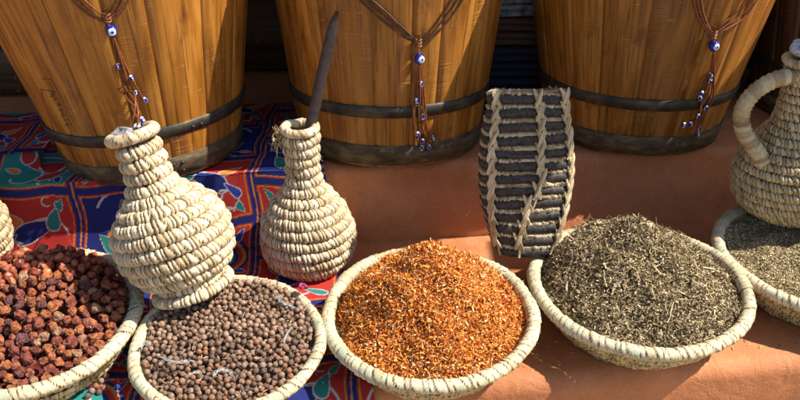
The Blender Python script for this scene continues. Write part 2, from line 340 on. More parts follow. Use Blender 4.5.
# ------------------------------------------------------------------ barrels
class Barrel: pass
def make_barrel(base, lean, rb, k, label, nst=18, seed=0, Hb=.36, height_fill=.32, m=WOOD, mid=(.074, .092), bot=.032):
    B = Barrel(); B.rb, B.k, B.Hb = rb, k, Hb
    root = empty('wooden_barrel', base, label, 'barrel', 'wooden barrels standing in a row on the ledge', (lean[1], lean[0], 0)); B.root = root
    rs = random.Random(seed); n0 = nst; cuts = sorted((i+rs.uniform(-.22, .22))/n0 for i in range(n0)); sub = 9; TH = []; ST = []; GR = []
    for i in range(n0):
        a = cuts[i]; b = cuts[(i+1) % n0] + (1 if i == n0-1 else 0); v = rs.random()
        for j in range(sub):
            f = [0, .016, .045, .2, .4, .6, .8, .955, .984][j]; TH.append((a+(b-a)*f)*2*PI); ST.append(v if j else v); GR.append([-.0030, -.0014, 0, .0002, .0003, .0003, .0002, 0, -.0014][j])
    TH = np.array(TH); ST = np.array(ST); GR = np.array(GR); nz = 30; zz = np.linspace(0, Hb, nz); nt_ = len(TH)
    r = rb + k*zz[None, :] + GR[:, None]
    wob = np.array([[.0012*noise.noise(Vector((math.cos(t)*3, math.sin(t)*3, z*6+seed))) for z in zz] for t in TH]); r = r+wob
    V = np.stack([r*np.cos(TH)[:, None], r*np.sin(TH)[:, None], np.broadcast_to(zz, r.shape)], -1).reshape(-1, 3)
    uv = np.stack([np.repeat(TH, nz)*.15, np.tile(zz, nt_)], -1)
    rin = rb + k*zz - .012
    F = [grid_faces(nt_, nz, wrap_u=True)]
    # rim top and inside wall
    n1 = len(V); V2 = np.stack([np.outer(np.cos(TH), [rin[-1], rin[18]]), np.outer(np.sin(TH), [rin[-1], rin[18]]), np.broadcast_to([Hb, zz[18]], (nt_, 2))], -1).reshape(-1, 3)
    V = np.concatenate([V, V2]); uv = np.concatenate([uv, np.stack([np.repeat(TH, 2)*.15, np.tile([Hb+.01, zz[18]], nt_)], -1)])
    F.append(grid_faces(nt_, 2, wrap_u=True, off=n1)[:, ::-1])
    i = np.arange(nt_); j = (i+1) % nt_; F.append(np.stack([i*nz+nz-1, j*nz+nz-1, n1+j*2, n1+i*2], -1))
    at = np.concatenate([np.repeat(ST, nz), np.repeat(ST, 2)])
    obj('staves', mesh(V, F, True, attr=at, uv=uv), m, root)
    for nm, (z0, z1) in (('hoop', (.001, bot)), ('hoop', mid), ('hoop', (Hb-.05, Hb-.03))):
        zs = [z0, z0+.0008, (z0+z1)/2, z1-.0008, z1]; ex = [.0006, .0027, .0030, .0027, .0006]
        n = 128; th = np.arange(n)/n*2*PI
        V = np.array([[((rb+k*z+e+.0005*math.sin(5*t+seed))*math.cos(t), (rb+k*z+e+.0005*math.sin(5*t+seed))*math.sin(t), z+.001*math.sin(2*t+seed)) for z, e in zip(zs, ex)] for t in th]).reshape(-1, 3)
        h = obj(nm, mesh(V, grid_faces(n, len(zs), wrap_u=True), True), BASEBAND if z0 < .01 else IRON, root)
        if z0 < .2:
            acc = Acc()     # overlap joint and rivets
            t0 = -PI/2 + rs.uniform(-.5, .6) + (1.1 if z0 > .05 else 0)
            for dt in (0, .09):
                for zf in ((.3, .7) if z0 < .05 else (.5,)):
                    z = z0+(z1-z0)*zf; rr = rb+k*z+.0032; Vb, Fb = ball(.0022, 8, 5); acc.add(Vb+np.array([rr*math.cos(t0+dt), rr*math.sin(t0+dt), z]), Fb)
            obj('rivet', acc.build(), IRON, h)
    Vf, Ff = revolve([(.0001, height_fill+.03), ((rb+k*height_fill)*.5, height_fill+.02), (rb+k*height_fill-.010, height_fill)], 40)
    B.mi = None; B.fill = (Vf, Ff)
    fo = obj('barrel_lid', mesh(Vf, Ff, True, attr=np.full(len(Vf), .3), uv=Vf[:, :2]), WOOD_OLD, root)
    bpy.context.view_layer.update(); B.mw = root.matrix_world.copy(); B.mi = B.mw.inverted()
    return B
def hit(B, u, v, off=.003):
    o0 = B.mi @ Vector((0, 0, H)); d0 = (B.mi.to_3x3() @ ray(u, v)).normalized(); t = .7
    while t < 2:
        p = o0 + d0*t
        if math.hypot(p.x, p.y) < B.rb + B.k*p.z + off: break
        t += .0005
    w = B.mw @ p; nrm = B.mw.to_3x3() @ Vector((p.x, p.y, -B.k*math.hypot(p.x, p.y))).normalized(); return w, nrm
b1 = make_barrel((-.361, 1.150, LEDGE), (R(-5.0), R(-2)), .124, .215, 'leftmost wooden barrel, its staves half in sun, on the patterned cloth', seed=3, mid=(.062, .080))
b2 = make_barrel((-.016, 1.214, LEDGE), (0, R(-3)), .137, .125, 'middle wooden barrel behind the bottle with the stick and the heap of orange shreds', seed=11)
b3 = make_barrel((.363, 1.250, LEDGE), (R(1), R(-1.5)), .130, .205, 'right of the three big wooden barrels, behind the basket of green-grey herbs', seed=23)
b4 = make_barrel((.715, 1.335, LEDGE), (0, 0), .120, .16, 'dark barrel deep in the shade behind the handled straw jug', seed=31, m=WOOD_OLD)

# faint brand burnt in the leftmost barrel (rectangle with an illegible stamp)
acc = Acc()
def strip_on(B, pts, wd=.0005):
    P = [hit(B, u, v, .0006)[0] for u, v in pts]; V_, F_ = tube(P, wd, 5); acc.add(V_, F_)
strip_on(b1, [(31, 78), (51, 79.5), (53, 82), (62, 101), (72, 127)]); strip_on(b1, [(40, 89), (55, 92)]); strip_on(b1, [(41, 90), (54, 132)])
for i, (u, v) in enumerate([(52, 95), (55, 99), (59, 105), (61, 110), (62.5, 115), (65, 120), (67, 125)]):
    k = i % 4
    G = {0: [(2, -2), (-1, -2), (-1, 0), (2, 0), (2, 2), (-2, 2)], 1: [(-2, -1), (0, 1), (2, -1)], 2: [(-2, 1), (0, -2), (2, 1), (-1, 0)], 3: [(-2, -1), (2, -1), (2, 1), (-2, 1)]}[k]
    strip_on(b1, [(u+a*.8, v+c*.8) for a, c in G], .0005)
M = acc.build(); BURN = plain('burnt_wood', (.13, .055, .014), .8)
st = obj('burnt_stamp', M, BURN, b1.root); st.matrix_parent_inverse = b1.mw.inverted()

# ------------------------------------------------------------------ evil-eye necklaces
def necklace(B, loops, knot, bead, strands, small, label, ends=None, eye_side=.3, dark=False):
    kp, kn = hit(B, *knot, .005); bp, bn = hit(B, *bead, .008)
    root = empty('bead_necklace', kp, label, 'necklace', 'evil eye necklaces hung on the barrels')
    def loc(p): return Vector(p)-kp
    acc = Acc(); rs = random.Random(len(label))
    for L_ in loops:      # carry each cord on up to the barrel's rim and over it
        (u0, v0), (u1, v1) = L_[0], L_[1]; du = (u0-u1)/max(6, (v1-v0)); L_ = [(u0+du*70*.55, -82), (u0+du*34*.75, -42)] + L_
        P = [loc(hit(B, u, v, .0035)[0]) for u, v in spline2(L_)]; lp = B.mi @ (P[0]+kp); rr_ = math.hypot(lp.x, lp.y); P = [loc(B.mw @ Vector((lp.x*(1-.022/rr_), lp.y*(1-.022/rr_), max(lp.z-.01, B.Hb-.02)))), loc(B.mw @ Vector((lp.x*(1-.008/rr_), lp.y*(1-.008/rr_), max(lp.z, B.Hb)+.004)))] + P; V_, F_ = tube(P, .0013, 7, True, 2500, 2, .25); acc.add(V_, F_)
    obj('neck_cord', acc.build(), CORD_DARK if dark else CORD, root)
    # knot
    acc = Acc()
    for j in range(3):
        c = loc(kp) + Vector((0, 0, (j-1)*.0035)); P = [c + Vector((math.cos(a)*.0042, math.sin(a)*.003, .0012*math.sin(2*a+j))) for a in np.linspace(0, 2*PI, 14)]
        V_, F_ = tube(P, .0014, 7, False); acc.add(V_, F_)
    V_, F_ = tube([loc(kp)+Vector((0.001, -.002, .012)), loc(kp)+Vector((0, -.003, 0)), loc(bp)], .0016, 7); acc.add(V_, F_)
    obj('knot', acc.build(), CORD, root)
    # eye bead: dark blue glass with white ring, pale ring and pupil drawn on its face
    Rb = .0068; V_, F_ = ball(Rb, 28, 20, (1, 1, 1.12)); e = (bn + Vector((eye_side, -.2, .15))).normalized()
    Vn = V_/np.linalg.norm(V_, axis=1)[:, None]; cen = Vn[F_].mean(1); cen /= np.linalg.norm(cen, axis=1)[:, None]; dd = cen @ np.array(e); an = np.degrees(np.arccos(np.clip(dd, -1, 1)))
    mi = np.where(an < 13, 3, np.where(an < 22, 2, np.where(an < 42, 1, 0))); me = mesh(V_, F_, True, midx=mi)
    for m_ in (BLUE, WHITE, LBLUE, BLACK): me.materials.append(m_)
    eb = obj('eye_bead', me, None, root); eb.location = loc(bp)
    for s_ in strands:
        acc = Acc(); P = [loc(bp)] + [loc(p) if isinstance(p, Vector) else loc(hit(B, p[0], p[1], .002+rs.random()*.004)[0]) for p in s_]
        V_, F_ = tube(spline(P, 6), .0012, 6, True, 2600, 2, .25); acc.add(V_, F_); obj('tassel_strand', acc.build(), CORD, root)
    for sb in small:
        u, v = sb[0], sb[1]; c = loc(sb[2] if len(sb) > 2 else hit(B, u, v, .0045)[0])
        V_, F_ = ball(.0037, 14, 10, (.8, .8, 1.15)); zc_ = V_[F_].mean(1); mi = np.where(np.abs(zc_[:, 2]) > .0026, 1, 0); ph = np.arctan2(zc_[:, 1], zc_[:, 0])
        mi = np.where((np.cos(ph*3+u) > .62) & (np.abs(zc_[:, 2]) < .0018), 1, mi); me = mesh(V_, F_, True, midx=mi); me.materials.append(BLUE); me.materials.append(WHITE)
        s = obj('small_bead', me, None, root); s.location = c; s.rotation_euler = (rs.uniform(-.4, .4), rs.uniform(-.4, .4), rs.random()*3)
    return root
def spline2(p, k=6): return [(q.x, q.y) for q in spline([(a, b, 0) for a, b in p], k)]
MOUTH1 = Vector((-.301, .878, .264))
def inm(dx, dy, dz=0): return MOUTH1+Vector((dx, dy, dz))
necklace(b1, [[(70, -8), (84, 8), (100, 19), (107, 21)], [(78, -8), (90, 5), (103, 16), (107, 21)], [(126, -8), (118, 10), (107, 21)], [(122, -8), (114, 8), (107, 21)], [(134, -8), (120, 12), (108, 22)], [(66, -8), (80, 9), (98, 20), (107, 22)]],
         (107, 18), (111.5, 31), [[(116, 60), (119, 90), inm(.0, .03, .03), inm(-.002, .0, -.01)], [(121, 60), (130, 90), (132, 108), inm(.012, .005, .0)], [(118, 55), (124, 85), inm(.004, .02, .02), inm(.004, 0, -.01)], [(124, 62), (138, 90), (146, 103)], [(120, 65), (125, 95), inm(.008, .015, .012), inm(.008, 0, -.01)]],
         [(118, 66), (131.5, 78), (135.5, 93), (145, 100), (134.5, 113, inm(.014, .0, .012)), (134, 119, inm(.011, -.004, .004))], 'evil eye necklace whose tassel hangs into the mouth of the tilted straw bottle', eye_side=.35)
necklace(b2, [[(352, -8), (375, 14), (400, 34), (418, 44)], [(358, -8), (380, 12), (402, 31), (418, 43)], [(364, -8), (386, 12), (404, 29), (418, 42)], [(462, -8), (448, 14), (432, 33), (419, 44)], [(456, -8), (443, 14), (430, 31), (419, 43)], [(467, -8), (452, 16), (434, 35), (419, 45)]],
         (418, 43), (419.5, 59), [[(415, 85), (413, 110), (416, 145)], [(418, 85), (419, 115), (421, 146)], [(421, 80), (424, 115), (428, 130), (433, 138)], [(417, 90), (414, 120), (418, 140)], [(423, 84), (426, 120), (424, 148)], [(420, 88), (421, 118), (428, 146)]],
         [(421, 84), (416.5, 101), (423, 117), (418, 134), (422.5, 141), (422, 148), (429, 147), (433, 138)], 'evil eye necklace on the middle barrel with its tassel hanging free above the orange heap', eye_side=.5, dark=True)
necklace(b3, [[(696, -8), (701, 15), (711, 35)], [(700, -8), (704, 15), (712, 34)], [(692, -8), (698, 16), (710, 36)], [(756, -8), (742, 14), (724, 27), (713, 35)], [(749, -8), (738, 12), (722, 24), (713, 34)], [(762, -8), (744, 18), (726, 29), (713, 36)]],
         (713, 35), (714, 46), [[(713, 70), (711, 95), (704, 112), (697, 134)], [(710, 75), (703, 100), (698, 118), (693, 122)], [(712, 72), (708, 95), (701, 105), (699, 130)], [(714, 75), (713, 98), (706, 112), (700, 128)]],
         [(711, 75), (710, 81), (701.5, 93), (700, 98), (706, 108), (698, 116), (691, 124), (699, 128), (684, 125), (698, 134)], 'evil eye necklace on the barrel behind the basket of herbs', eye_side=.2, dark=False)

# ------------------------------------------------------------------ coiled straw work
def coil_ring(acc, Rr, z, rt, rz_, nst, slant, rs, nrm_ang=0.0, overlap=False, depth=.26, cs=10, per=7, cx=0, cy=0, wob=0, rnd=(0, 1), rclip=None, strand=.10, crease=.075):
    """one wrapped coil: a torus whose skin is a row of separate slanted stitches"""
    nst = max(6, int(nst)); n = nst*per; th = np.arange(n)/n*2*PI; a = np.arange(cs)/cs*2*PI
    TH, A = np.meshgrid(th, a, indexing='ij'); ph = TH/(2*PI)*nst + slant*np.sin(A*.5+.3)
    o1 = rs.random()*6; ph = ph + .22*np.sin(TH*nst*.37+o1) + .15*np.sin(TH*nst*.19+o1*2) if nst > 14 else ph
    ph = ph + 0*TH; idx = np.floor(ph).astype(int) % nst; f = ph-np.floor(ph)
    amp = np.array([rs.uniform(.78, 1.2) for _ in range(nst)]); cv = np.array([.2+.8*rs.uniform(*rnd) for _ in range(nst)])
    if overlap: bmp = np.where(f < .08, f/.08, 1-(f-.08)*.45); bmp = .1+.9*bmp - .05*np.abs(np.sin(PI*f*3))**2
    else: bmp = np.clip(np.sin(PI*f), 0, 1)**.38 - strand*np.abs(np.sin(PI*f*3+A*.3))**3
    k = (1-depth) + depth*bmp*amp[idx]
    w = wob*np.sin(TH*3+rs.random()*6)+wob*.6*np.sin(TH*7+rs.random()*6)
    ex = np.cos(A)*rt*k; ez = np.sin(A)*rz_*k; c, s = math.cos(nrm_ang), math.sin(nrm_ang)
    rr = Rr+w + ex*c - ez*s; zz = z + w*.4 + ex*s + ez*c
    if rclip is not None: rr = np.maximum(rr, rclip)
    V = np.stack([rr*np.cos(TH)+cx, rr*np.sin(TH)+cy, zz], -1).reshape(-1, 3)
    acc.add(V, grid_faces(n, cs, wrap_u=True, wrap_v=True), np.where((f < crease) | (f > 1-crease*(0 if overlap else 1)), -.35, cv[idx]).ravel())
def profile_rings(pts, pitch):
    P = spline([(r, z, 0) for r, z in pts], 16); L = [0]
    for i in range(1, len(P)): L.append(L[-1]+(P[i]-P[i-1]).length)
    n = max(2, round(L[-1]/pitch)); out = []
    for i in range(n):
        s = (i+.5)/n*L[-1]; j = next(q for q in range(1, len(L)) if L[q] >= s); t = (s-L[j-1])/(L[j]-L[j-1]); p = P[j-1].lerp(P[j], t); d = (P[j]-P[j-1]).normalized()
        out.append((p.x, p.y, math.atan2(-d.x, d.y)))
    return out, L[-1]/n
def coiled(name, pts, pitch, stw, m, parent, seed, wob=.0007, depth=.42, slant=.5, fringe=0, tails=True):
    rs = random.Random(seed); acc = Acc(); rings, ph = profile_rings(pts, pitch)
    for i, (r_, z_, an) in enumerate(rings):
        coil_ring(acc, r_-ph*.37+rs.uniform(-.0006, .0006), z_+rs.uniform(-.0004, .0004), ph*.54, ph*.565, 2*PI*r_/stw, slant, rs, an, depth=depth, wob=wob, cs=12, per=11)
    V_, F_ = revolve([(max(.001, r_-ph*.75), z_) for r_, z_ in pts], 40); acc.add(V_, F_, .0)
    if fringe:
        for _ in range(fringe):
            r_, z_, an = rs.choice(rings); t = rs.random()*2*PI; p = Vector((r_*math.cos(t), r_*math.sin(t), z_)); d = Vector((math.cos(t+rs.uniform(-1, 1)), math.sin(t+rs.uniform(-1, 1)), rs.uniform(-.8, .8)))
            q = p + d*rs.uniform(.003, .008); V_, F_ = tube([p-d*.002, p*.5+q*.5+Vector((0, 0, .0006)), q], [.0004, .0003, .0001], 4); acc.add(V_, F_, .6)
    return obj(name, acc.build(), m, parent)
def mouth(name, Rm, z, tr, parent, m, seed, inner_r, zin):
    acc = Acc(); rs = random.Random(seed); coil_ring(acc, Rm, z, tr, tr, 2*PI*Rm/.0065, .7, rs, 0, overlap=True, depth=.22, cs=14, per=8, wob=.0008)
    o = obj(name, acc.build(), m, parent)
    return o
# bottle with a stick (upright)
P2 = on_z(308, 268, 0.0); P2 = Vector((-.1260, 1.012, .0))
bt = empty('straw_bottle', P2, 'upright coiled straw bottle with a dark stick in its mouth, between two baskets', 'bottle', 'coiled straw bottles', (R(-1), R(-1), 0))
coiled('body', [(.030, .0), (.045, .006), (.0575, .018), (.0640, .036), (.0645, .055), (.0590, .077), (.047, .098), (.0340, .115), (.0255, .130), (.0228, .144), (.0222, .162), (.0228, .180), (.0240, .200)], .0140, .0060, STRAW, bt, 5, fringe=90, slant=.6)
mouth('mouth_ring', .0205, .207, .0064, bt, STRAW, 8, 0, 0)
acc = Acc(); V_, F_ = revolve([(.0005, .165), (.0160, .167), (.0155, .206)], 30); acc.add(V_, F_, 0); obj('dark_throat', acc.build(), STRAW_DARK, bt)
acc = Acc(); rs = random.Random(5)
for i in range(40):   # loose raffia bunch at the left of the mouth
    p = Vector((-.026+rs.uniform(-.004, .004), -.004+rs.uniform(-.008, .008), .196+rs.uniform(-.012, .012))); q = p+Vector((rs.uniform(-.010, .001), rs.uniform(-.006, .004), rs.uniform(-.020, .010)))
    V_, F_ = tube([p, (p+q)/2+Vector((-.003, 0, .002)), q], .0006, 4); acc.add(V_, F_, rs.random())
obj('raffia_tuft', acc.build(), STRAW_AGED, bt)
# the stick
s0 = P2+Vector((-.004, .0, .150)); s1 = on_y(337, 11, P2.y+.03); acc = Acc()
P = [s0.lerp(s1, t)+Vector((-.001*math.sin(t*3.2), 0, 0)) for t in np.linspace(0, 1, 16)]
V_, F_ = tube(P, [.0078]*3+[.0076]*4+[.0074]*6+[.0070, .0056, .0018], 14); V_ = V_.copy()
c_ = np.repeat(np.array([tuple(p) for p in P]), 14, axis=0); V_[:, 1] = c_[:, 1]+(V_[:, 1]-c_[:, 1])*.45
for i in range(len(V_)): V_[i] += .0007*np.array(noise.noise_vector(Vector(V_[i])*90))
acc.add(V_, F_); o = obj('wooden_stick', acc.build(), STICKM); tag(o, 'dark flat wooden stick standing in the upright straw bottle', 'stick')

# tilted bottle on the allspice
foot = Vector((-.247, .846, .077)); ax = (MOUTH1-foot); Lb = ax.length; q_ = ax.to_track_quat('Z', 'Y')
bt1 = empty('straw_bottle', foot, 'tilted coiled straw bottle with a wide foot resting on the brown berries', 'bottle', 'coiled straw bottles', q_.to_euler())
coiled('foot', [(.030, .022), (.036, .012), (.0455, .004), (.0520, -.006)], .0130, .0066, STRAW, bt1, 15, slant=.6)
coiled('body', [(.034, .014), (.054, .024), (.0655, .041), (.0685, .060), (.0670, .078), (.0600, .095), (.0470, .109), (.0350, .120), (.0285, .132), (.0262, .146), (.0250, .164), (.0248, .182)], .0148, .0064, STRAW, bt1, 16, fringe=90, slant=.6)
mr = mouth('mouth_ring', .0245, .192, .0074, bt1, STRAW, 18, 0, 0)
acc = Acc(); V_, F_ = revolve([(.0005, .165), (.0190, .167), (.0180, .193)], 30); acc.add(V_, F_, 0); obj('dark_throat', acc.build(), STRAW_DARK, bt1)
FOIL = plain('crumpled_grey_wrapper', (.30, .29, .30), .35, 90, .6, .002)
V_, F_ = ball(.019, 26, 16, (1, 1, .55)); V_ = V_ + np.array([.0045*np.array(noise.noise_vector(Vector(v)*95)) for v in V_])
o = obj('crumpled_wrapper', mesh(V_, F_, False), FOIL); o.location = MOUTH1+ax.normalized()*(-.008)+Vector((-.006, 0, 0)); tag(o, 'crumpled grey wrapper stuffed in the mouth of the tilted straw bottle', 'wrapper')
# bottle cut by the left edge of the photo
P3 = on_z(-36, 288, .02); bt3 = empty('straw_bottle', (P3.x, P3.y+.02, .03), 'straw bottle at the far left edge behind the wrinkled red fruits, mostly out of view', 'bottle', 'coiled straw bottles')
coiled('body', [(.030, .0), (.046, .010), (.0575, .028), (.0630, .052), (.0625, .075), (.052, .098), (.040, .116), (.0285, .131), (.0245, .146), (.0240, .175), (.0265, .195)], .0140, .0062, STRAW_AGED, bt3, 25, fringe=20)
mouth('mouth_ring', .0225, .203, .0066, bt3, STRAW_AGED, 28, 0, 0)

# ------------------------------------------------------------------ handled jug (right)
PJ = Vector((.540, 1.040, .064)); jug = empty('straw_jug', PJ, 'coiled straw jug with a looped handle at the right edge, on the pale seeds', 'jug', None, (0, R(-5), 0))
coiled('foot', [(.030, .030), (.036, .016), (.0415, .002)], .0105, .0056, STRAW_AGED, jug, 41)
coiled('body', [(.045, .018), (.060, .022), (.0725, .036), (.0770, .056), (.0755, .078), (.0670, .100), (.0530, .119), (.041, .134), (.033, .150), (.029, .168), (.0275, .185), (.0270, .202), (.0275, .222)], .0115, .0056, STRAW_AGED, jug, 42, slant=.8, fringe=60)
mouth('mouth_ring', .0250, .228, .0062, jug, STRAW_AGED, 43, 0, 0)
hp = [(-.018, -.010, .212), (-.046, -.014, .210), (-.072, -.018, .196), (-.085, -.020, .172), (-.080, -.022, .144), (-.062, -.030, .116), (-.048, -.030, .094)]
P = spline(hp, 22); acc = Acc(); V_, F_ = tube(P, .0108, 16); n = len(P); ii = np.repeat(np.arange(n), 16); aa = np.tile(np.arange(16)/16*2*PI, n)
ph = ii/5.5 + aa/(2*PI)*.9; f_ = ph-np.floor(ph); cc = np.repeat(np.array([tuple(p) for p in P]), 16, axis=0)
V_ = cc + (V_-cc)*(.88+.17*(1-f_))[:, None]; cv = np.array([random.Random(int(v)).random() for v in np.floor(ph)])
acc.add(V_, F_, cv); obj('handle', acc.build(), STRAW_AGED, jug)
STONE = plain('pale_speckled_stone', (.46, .47, .52), .7, 260, .55, .002)
V_, F_ = ball(.0165, 30, 18, (1.15, .85, .8)); V_ = V_+np.array([.006*np.array(noise.noise_vector(Vector(v)*65)) for v in V_])
o = obj('stone', mesh(V_, F_, True), STONE); o.location = PJ+Vector((-.0275, -.002, .244)); tag(o, 'pale grey stone stopping the mouth of the straw jug', 'stone')

# ------------------------------------------------------------------ woven black and tan palm basket (between the two heaps)
PH = Vector((.161, .957, .063)); hb = empty('palm_strip_basket', PH, 'tall black and tan plaited palm basket standing between the orange and green heaps', 'basket', None, (R(-9), R(-.5), R(4)))
BLK = plain('black_palm_strip', (.038, .031, .027), .6, 220, .8, .0018); TANM = straw('tan_palm_plait', [(0, (.26, .19, .10)), (.35, (.46, .35, .20)), (.7, (.62, .50, .31)), (1, (.74, .63, .43))])
HH = .208; rows = 13
def hsec(z): f = z/HH; w_ = .0480+.0105*math.sin(min(1, f*1.1)*PI)-.012*(1-f)**3; return w_, .030*(1-f**1.8)+.0045
def ov(t, z, off=0):
    a, b_ = hsec(z); c, s = math.cos(t), math.sin(t); e = .62
    return Vector(((a+off)*math.copysign(abs(c)**e, c), (b_+off)*math.copysign(abs(s)**e, s), z))
acc = Acc(); accb = Acc(); n = 120; rs = random.Random(9)
for r_i in range(rows):
    z0 = HH*(r_i+.02)/rows; z1 = HH*(r_i+.72+rs.uniform(-.05, .08))/rows; sl_ = rs.uniform(-.0022, .0022)
    pts = [];  m_ = 6
    for i in range(n):
        t = i/n*2*PI; w_ = .0012*math.sin(t*2+r_i)+sl_*math.cos(t)
        for zz_, off in ((z0, -.0022), (z0+.0003, .0012), (z0+(z1-z0)*.5, .0026+.0006*noise.noise(Vector((t*6, r_i, 0)))), (z1-.0003, .0012), (z1, -.0022)):
            p = ov(t, zz_, off); pts.append((p.x, p.y, p.z+w_))
    acc.add(pts, grid_faces(n, 5, wrap_u=True), rs.random())
    # pale leaf edges showing between strips
    z2 = HH*(r_i+.66)/rows; z3 = HH*(r_i+1.02)/rows
    for layer in range(2):
        pts = []; n2 = 260
        for i in range(n2):
            t = i/n2*2*PI; w_ = .0012*math.sin(t*2+r_i)+sl_*math.cos(t); fr = .0030*noise.noise(Vector((t*17, r_i*3.1, layer)))
            for zz_, off in ((z2-.001, -.004), (z2-.0006+layer*.0024, .0006+fr), ((z2+z3)/2+layer*.001, .0016+fr*1.4), (z3-.0012+layer*.001, -.0008), (z3+.001, -.004)):
                p = ov(t, zz_, off); pts.append((p.x, p.y, p.z+w_+fr*.8))
        accb.add(pts, grid_faces(n2, 5, wrap_u=True), np.repeat([random.Random(r_i*977+i//9+layer).random()*.8 for i in range(n2)], 5))
obj('black_strips', acc.build(), BLK, hb); obj('leaf_edges', accb.build(), TANM, hb)
for t in (-PI/2+.10, -PI/2-.72, -PI/2+.98, PI/2-.5, PI/2+.5):      # plaited uprights
    acc = Acc(); rs = random.Random(int(t*100)); V_, F_ = tube([ov(t-(.26*(1-z/HH*rows/6) if z < HH*6/rows else 0), z, .0016) for z in np.linspace(.001, HH-.001, 40)], .0018, 8); acc.add(V_, F_, .4)
    for r_i in range(rows):
        zc = HH*(r_i+.5)/rows; tt = t + rs.uniform(-.03, .03) - (.26*(1-r_i/6) if r_i < 6 else 0)
        for sg in (-1, 1):
            pts = []
            for sub_ in (-1, 0, 1):
                pts = []; wv = rs.uniform(.8, 1.25)
                for q in np.linspace(-1, 1, 9):
                    tang = (ov(tt+.03, zc)-ov(tt-.03, zc)).normalized(); base_ = ov(tt, zc+q*HH/rows*.72, .0026+.0016*(1-q*q)+(.0012 if sg > 0 else 0)); pts.append(base_+tang*(sg*q*.0050+sub_*.0017*(1.1-.75*q*q)*wv+rs.uniform(-.0003, .0003)))
                V_, F_ = tube(pts, [.0006, .0010, .0013, .0015, .0016, .0015, .0013, .0010, .0006], 7); acc.add(V_, F_, rs.uniform(.1, 1))
    obj('plait', acc.build(), TANM, hb)
pts = [ov(t, HH, 0) for t in np.linspace(0, 2*PI, 60)]; acc = Acc(); V_, F_ = tube(pts, .0015, 8, False); acc.add(V_, F_, .0)
V2 = [(0, 0, HH+.002)]+[tuple(ov(t, HH-.001, -.0005)) for t in np.linspace(0, 2*PI, 40)]; obj('top_edge', acc.build(), TANM, hb); acc = Acc(); acc.add(V2, np.array([[0, i, i+1] for i in range(1, 40)]), .1); obj('closed_top', acc.build(), BLK, hb)

# ------------------------------------------------------------------ spice baskets
def spice_basket(c, Rr, hh, tilt, label, seed, rim_r=.0088, foot=.72, wrap=.0085, tiltx=0):
    root = empty('spice_basket', (c[0], c[1], c[2]), label, 'basket', 'round straw baskets of spices', (R(tilt), R(tiltx), 0))
    rs = random.Random(seed); acc = Acc()
    rows_ = 4; rr0 = Rr*foot
    for i in range(rows_):
        f = (i+.5)/rows_; r_ = rr0+(Rr-.004-rr0)*f**.8; z_ = .004+(hh-.012)*f; ph_ = (hh-.01)/rows_
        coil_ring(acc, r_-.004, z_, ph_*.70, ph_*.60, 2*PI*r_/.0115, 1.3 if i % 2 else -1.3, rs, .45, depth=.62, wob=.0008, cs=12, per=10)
    obj('wall', acc.build(), STRAW_WALL, root)
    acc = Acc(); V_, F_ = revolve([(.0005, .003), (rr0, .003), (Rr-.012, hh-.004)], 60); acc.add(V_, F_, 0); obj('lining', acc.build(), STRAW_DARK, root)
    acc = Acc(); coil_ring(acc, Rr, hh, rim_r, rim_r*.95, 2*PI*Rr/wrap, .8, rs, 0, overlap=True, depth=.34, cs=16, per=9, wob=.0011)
    for _ in range(26):
        t = rs.random()*2*PI; p = Vector((Rr*math.cos(t), Rr*math.sin(t), hh+rim_r*.8)); d = Vector((rs.uniform(-1, 1), rs.uniform(-1, 1), rs.uniform(-.1, .6)))*.007; V_, F_ = tube([p, p+d*.6+Vector((0, 0, .001)), p+d], [.0005, .0004, .0001], 4); acc.add(V_, F_, .6)
    obj('rim', acc.build(), STRAW_RIM, root)
    bpy.context.view_layer.update(); root['r'] = 0; del root['r']
    return root, root.matrix_world.copy()
def local(mw, p): return mw @ Vector(p)
K1, M1 = spice_basket((-.431, .806, .0), .124, .062, 5, 'straw basket at far left heaped with wrinkled red fruits', 51)
K2, M2 = spice_basket((-.194, .778, .0), .1030, .052, 8, 'straw basket of brown berries under the tilted straw bottle', 52, rim_r=.0075, tiltx=0)
K3, M3 = spice_basket((.035, .826, .0), .1200, .055, 5, 'straw basket heaped with bright orange shreds in the middle', 53)
K4, M4 = spice_basket((.296, .884, .0), .1290, .055, 3, 'straw basket heaped with grey-green dried herbs right of centre', 54)
K5, M5 = spice_basket((.560, .952, .0), .136, .056, 2, 'straw basket of pale seeds under the straw jug, cut by the right edge', 55)

def heap(Rr, rimz, peak, px=0, py=0, sharp=1.6, sink=.010, back=0, clump=1):
    def h(x, y):
        r = np.hypot(x, y)/(Rr-.010); d = np.sqrt((np.hypot(x-px, y-py)/Rr)**2+.04)-.07
        return rimz-sink + peak*np.clip(1-d, 0, 1)**sharp*1.0*np.clip((1.02-r)*6, 0, 1) + clump*(.0025*np.sin(x*70+1)*np.sin(y*64)+.0016*np.sin(x*150)*np.sin(y*170+x*60)) + (clump >= 1)*.0045*np.sin(x*43+2.1*np.sin(y*31+1))*np.sin(y*39+1.7*np.sin(x*27)) - (clump >= 1)*.003*np.abs(np.sin(x*61+y*23+np.sin(y*90)))+ back*np.clip(y/Rr, -.6, 1)*np.clip(1.12-r, 0, .12)/.12
    return h
def mound_mesh(acc, h, Rr, a=.1, drop=.002, nr=40, na=90):
    rr = np.linspace(.0005, Rr-.007, nr); th = np.arange(na)/na*2*PI; Rg, T = np.meshgrid(rr, th); x = Rg*np.cos(T); y = Rg*np.sin(T); z = h(x, y)-drop
    acc.add(np.stack([x, y, z], -1).reshape(-1, 3), grid_faces(na, nr, wrap_u=True)[:, ::-1], a)
